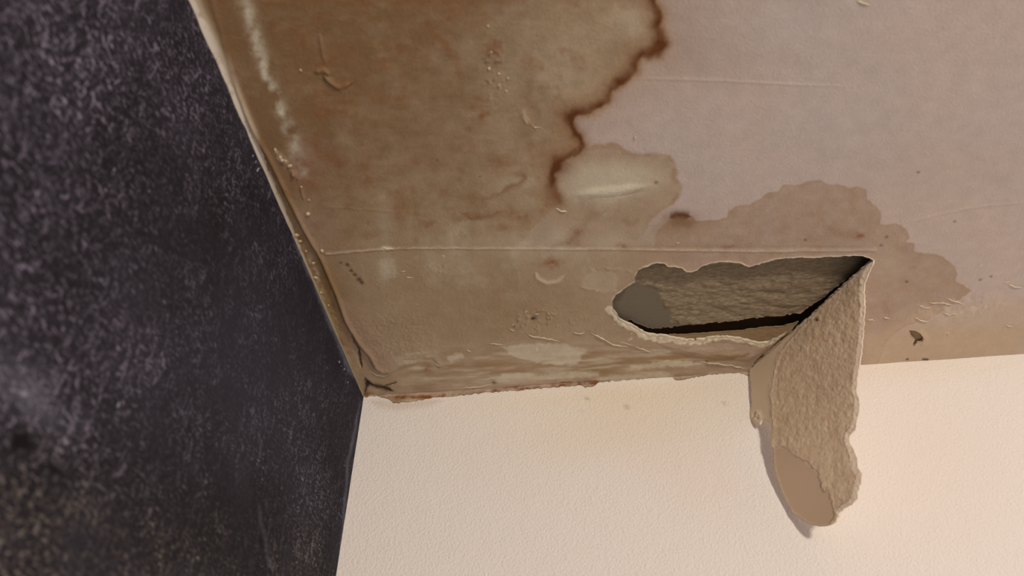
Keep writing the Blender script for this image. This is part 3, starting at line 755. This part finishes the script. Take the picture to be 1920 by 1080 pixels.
# orient faces
a0, a1, a2 = P5[sh5.Q[0, 0]], P5[sh5.Q[0, 1]], P5[sh5.Q[0, 2]]
flip = np.cross(a1-a0, a2-a0)@nf < 0
Qf = sh5.Q[:, ::-1] if flip else sh5.Q
rimq = np.stack([sh5.rim[:, 1], sh5.rim[:, 0], n5+sh5.rim[:, 0], n5+sh5.rim[:, 1]], -1)
if flip: rimq = rimq[:, ::-1]
m, nt, b = new_mat('torn_tape_paper', .92, .08)
v = pos(nt)
c = mix(nt, ramp(nt, noise(nt, 170, 5, .7, v), .32, .68), alb((158, 130, 106), E_FLAP), alb((172, 145, 120), E_FLAP))
c = mix(nt, attr(nt, 'smoothpart'), c, alb((152, 126, 103), E_FLAP))
c = mix(nt, attr(nt, 'strip'), c, alb((162, 140, 116), E_FLAP))
c = mix(nt, attr(nt, 'rim'), c, (.93, .82, .68, 1))
c = mix(nt, attr(nt, 'dark'), c, alb((60, 46, 34), E_FLAP))
nt.links.new(c, b.inputs['Base Color'])
pm = ramp(nt, attr(nt, 'roughpart'), 0, 1)
bump(nt, b, [(mathn(nt, 'MULTIPLY', noise(nt, 520, 4, .65, v), pm), .0006, .5), (noise(nt, 900, 2, .5, v), .00015, .4)])
rim_all = np.clip(rimm*.75+riml*.35+rimh*.45+ridgem*.55+ragm*.3+blob(u5, v5, 1420, 783, 13, 13, 0, 4)*.6*(fbm(u5, v5, 7, 945) > -.1), 0, 1)
dkm = line(u5, v5, [(1526, 599), (1534, 601)], 3)*.9+line(u5, v5, [(1608, 536), (1616, 534)], 2.5)*.5
flap = bpy.data.objects.new('peeled_flap', None); col.objects.link(flap)
flap.location = H0
flap['label'] = 'torn beige tongue of tape paper peeled from the ceiling opening, hanging before the cream wall'
flap['category'] = 'peeled flap'
dup2 = lambda a: np.concatenate([a, a])
off = lambda V: V-H0
VF = off(np.concatenate([P5n, B5]))
AF = {'smoothpart': dup2(smoothm), 'strip': dup2(stripm), 'roughpart': dup2(rough), 'rim': np.concatenate([rim_all, np.full(n5, .7)]), 'dark': dup2(dkm)}
def piece(name, sel_v, label=None):
    """the part of the flap whose faces lie mostly where sel_v is true"""
    qs = sel_v[Qf].mean(1) >= .5
    rs = sel_v[sh5.rim].mean(1) >= .5
    Qp = np.concatenate([Qf[qs], (Qf[qs]+n5)[:, ::-1], rimq[rs]])
    used = np.unique(Qp); re = np.zeros(2*n5, int); re[used] = np.arange(len(used))
    o = mesh_obj(name, VF[used], re[Qp], m, parent=flap, attrs={k: a[used] for k, a in AF.items()})
    if label: o['label'] = label
    return o
is_rim = (rimm > .5); is_strip = (stripm > .5) & ~is_rim; is_sm = (smoothm > .5) & ~is_rim & ~is_strip
piece('torn_rim', is_rim, 'pale rolled torn edge')
piece('tape_strip', is_strip, 'smooth grey-beige tape strip')
piece('bare_patch', is_sm, 'smooth bare patch at the tip')
piece('torn_paper', ~(is_rim | is_strip | is_sm), 'rough fibrous torn paper')
M_FLAP = m

# ---------------------------------------------------------------- flakes and crumbs
def solid_mat(name, c, E=E_CEIL):
    m, nt, b = new_mat(name, .9, .1); v = pos(nt)
    cc = mix(nt, noise(nt, 500, 3, .6, v), alb([x*.9 for x in c], E), alb([min(255, x*1.06) for x in c], E))
    nt.links.new(cc, b.inputs['Base Color']); bump(nt, b, [(noise(nt, 900, 3, .6, v), .0003, .5)])
    return m
M_FLK = solid_mat('dry_flake', (196, 170, 138)); M_CRB = solid_mat('plaster_crumb', (188, 158, 122)); M_CHK = solid_mat('white_speck', (176, 170, 165), E_L)
def flake(pts, w, lift, seed, mat=M_FLK):
    """thin curled sliver of paint whose free edge hangs down from the ceiling"""
    rng = np.random.RandomState(seed)
    pp_ = [pts[0]]
    for a, b_ in zip(pts[:-1], pts[1:]):
        L = math.dist(a, b_); k = max(1, int(L/5))
        for i in range(1, k+1): pp_.append((a[0]+(b_[0]-a[0])*i/k, a[1]+(b_[1]-a[1])*i/k+(rng.rand()-.5)*2.6))
    n = len(pp_); base = atn([p[0] for p in pp_], [p[1] for p in pp_], EZ, O3)
    uu, vv = survey(base); hb = relief(uu, vv)*.001
    V = []
    for i, p in enumerate(base):
        tp = min(1, min(i, n-1-i)/max(1, n*.25)+.15)
        ww = w*.001*tp*(.4+rng.rand()*1.1); ll = lift*.001*tp*(.7+rng.rand()*.5)
        z = -hb[i]
        V += [(p[0], p[1]-ww*.6, z+.0001), (p[0], p[1], z-ll*.6), (p[0], p[1]+ww*.45, z-ll), (p[0], p[1]+ww*.4, z-ll+.0003), (p[0], p[1]-ww*.5, z+.0004)]
    Fc = []
    for i in range(n-1):
        for j in range(5):
            a = i*5+j; b2 = i*5+(j+1) % 5
            Fc.append((a, b2, b2+5, a+5))
    Fc += [tuple(range(5))[::-1], tuple((n-1)*5+j for j in range(5))]
    c0_ = np.array(V).mean(0)
    o = mesh_obj('paint_flake', np.array(V)-c0_, Fc, mat, parent=ceiling); o.location = c0_
FL = [([(985, 624), (1000, 631), (1030, 634), (1050, 640)], 1.0, .5), ([(1105, 622), (1125, 632), (1150, 646), (1178, 650)], 1.1, .6), ([(1073, 621), (1083, 626), (1096, 623)], .9, .5),
      ([(1190, 648), (1210, 655), (1224, 660)], .9, .5), ([(915, 643), (932, 644), (950, 646)], .8, .4), ([(872, 655), (884, 660)], .8, .4), ([(815, 680), (826, 686)], .8, .5),
      ([(1040, 390), (1052, 394), (1064, 395)], .9, .6), ([(1118, 349), (1135, 355)], .3, .2), ([(692, 697), (705, 703), (720, 706), (736, 698)], 1.1, .7), ([(1245, 660), (1258, 658)], .9, .5),
      ([(1310, 677), (1340, 680), (1372, 684), (1402, 693)], .9, .6), ([(1714, 595), (1730, 602), (1744, 604)], 1.1, .6), ([(1624, 598), (1640, 600)], .9, .4), ([(1655, 594), (1670, 597)], .9, .4),
      ([(1738, 564), (1752, 569), (1770, 568), (1790, 574)], 1.0, .5), ([(1775, 560), (1795, 566), (1812, 573)], 1.0, .5), ([(1722, 572), (1735, 577), (1748, 578)], 1.0, .5), ([(1765, 584), (1780, 590), (1795, 586)], .8, .4),
      ([(1890, 534), (1903, 538), (1918, 541)], 1.0, .5), ([(1885, 610), (1900, 612)], .8, .4), ([(935, 610), (942, 613)], .6, .4), ([(1000, 590), (1012, 588)], .7, .5), ([(955, 616), (966, 621)], .7, .5), ([(980, 585), (990, 582)], .6, .4),
      ([(1265, 455), (1275, 454)], .7, .4), ([(750, 507), (762, 506)], .6, .3), ([(760, 518), (775, 517)], .6, .3), ([(690, 740), (720, 746), (760, 744), (800, 738)], .8, .5), ([(860, 728), (900, 724), (925, 719)], .8, .4),
      ([(980, 208), (1000, 236), (1020, 240)], .3, .2), ([(1605, 2), (1618, 4), (1632, 9)], .9, .5), ([(1160, 640), (1190, 646)], .4, .3), ([(1880, 531), (1893, 529)], .7, .4), ([(740, 464), (716, 461)], .7, .5)]
for i, (p, w, l) in enumerate(FL): flake(p, w, l, i)

def rock(seed, r, squash=.6):
    """a small lumpy crumb, 42 vertices"""
    import bmesh
    bm = bmesh.new(); bmesh.ops.create_icosphere(bm, subdivisions=2, radius=1)
    rng = np.random.RandomState(seed)
    dirs = rng.randn(6, 3); dirs /= np.linalg.norm(dirs, axis=1)[:, None]
    for vv in bm.verts:
        c = np.array(vv.co); k = 1+.28*sum(math.sin(3*float(c@d)+i) for i, d in enumerate(dirs))/3
        vv.co = (c[0]*k*r*(.8+.4*((seed*37) % 10)/10), c[1]*k*r, c[2]*k*r*squash)
    me = bpy.data.meshes.new('plaster_crumb'); bm.to_mesh(me); bm.free(); me.materials.append(M_CRB); return me
ROCKS = [rock(s, .001) for s in range(5)]
rng = random.Random(4)
def crumb(u, v, size, z=None, parent=ceiling, name='plaster_crumb', plane='c', me=None):
    if plane == 'c':
        p = atn(float(u), float(v), EZ, O3); uu, vv = survey(p[None]); p = p-np.array([0, 0, relief(uu, vv)[0]*.001+size*.0002])
    elif plane == 'l':
        p = atn(float(u), float(v), EX, O3)
    o = bpy.data.objects.new(name, me or ROCKS[rng.randrange(5)]); col.objects.link(o); o.parent = parent
    o.location = p; o.scale = (size, size, size*.8); o.rotation_euler = (0, 0, rng.random()*6.28)
    if plane == 'l': o.scale = (size*.35, size*.8, size*1.6)
    return o
for (u, v_, s) in [(578, 396, 1.3), (605, 465, 1.3), (517, 276, .9), (527, 290, 1.1), (536, 297, 1.0), (545, 306, 1.3), (556, 440, 1.5), (563, 452, 1.2), (588, 492, 1.0), (592, 520, 1.2), (606, 574, .9), (616, 573, .7),
                   (564, 130, .8), (917, 127, .8), (935, 137, .8), (921, 97, .6), (952, 146, .6), (936, 158, .5), (949, 170, .6), (915, 48, .6), (1190, 258, .8), (580, 370, .6), (566, 345, .6), (601, 548, .8), (574, 470, .8), (1003, 238, .6),
                   (1700, 597, .7), (1778, 626, .8), (1100, 722, 1.2), (1085, 724, .9)]:
    crumb(u, v_, s)
mc = rock(9, .001); mc.materials.clear(); mc.materials.append(M_CHK); mc.name = 'chalk_speck'
for (u, v_, s) in [(483, 318, 1.5), (474, 292, .9), (480, 303, .8), (558, 448, 1.0), (222, 758, 1.3), (636, 678, 1.0), (645, 692, .9), (652, 716, .8), (640, 686, .6), (280, 358, .6), (214, 318, .6)]:
    crumb(u, v_, s, parent=wall_left, name='chalk_speck', plane='l', me=mc)
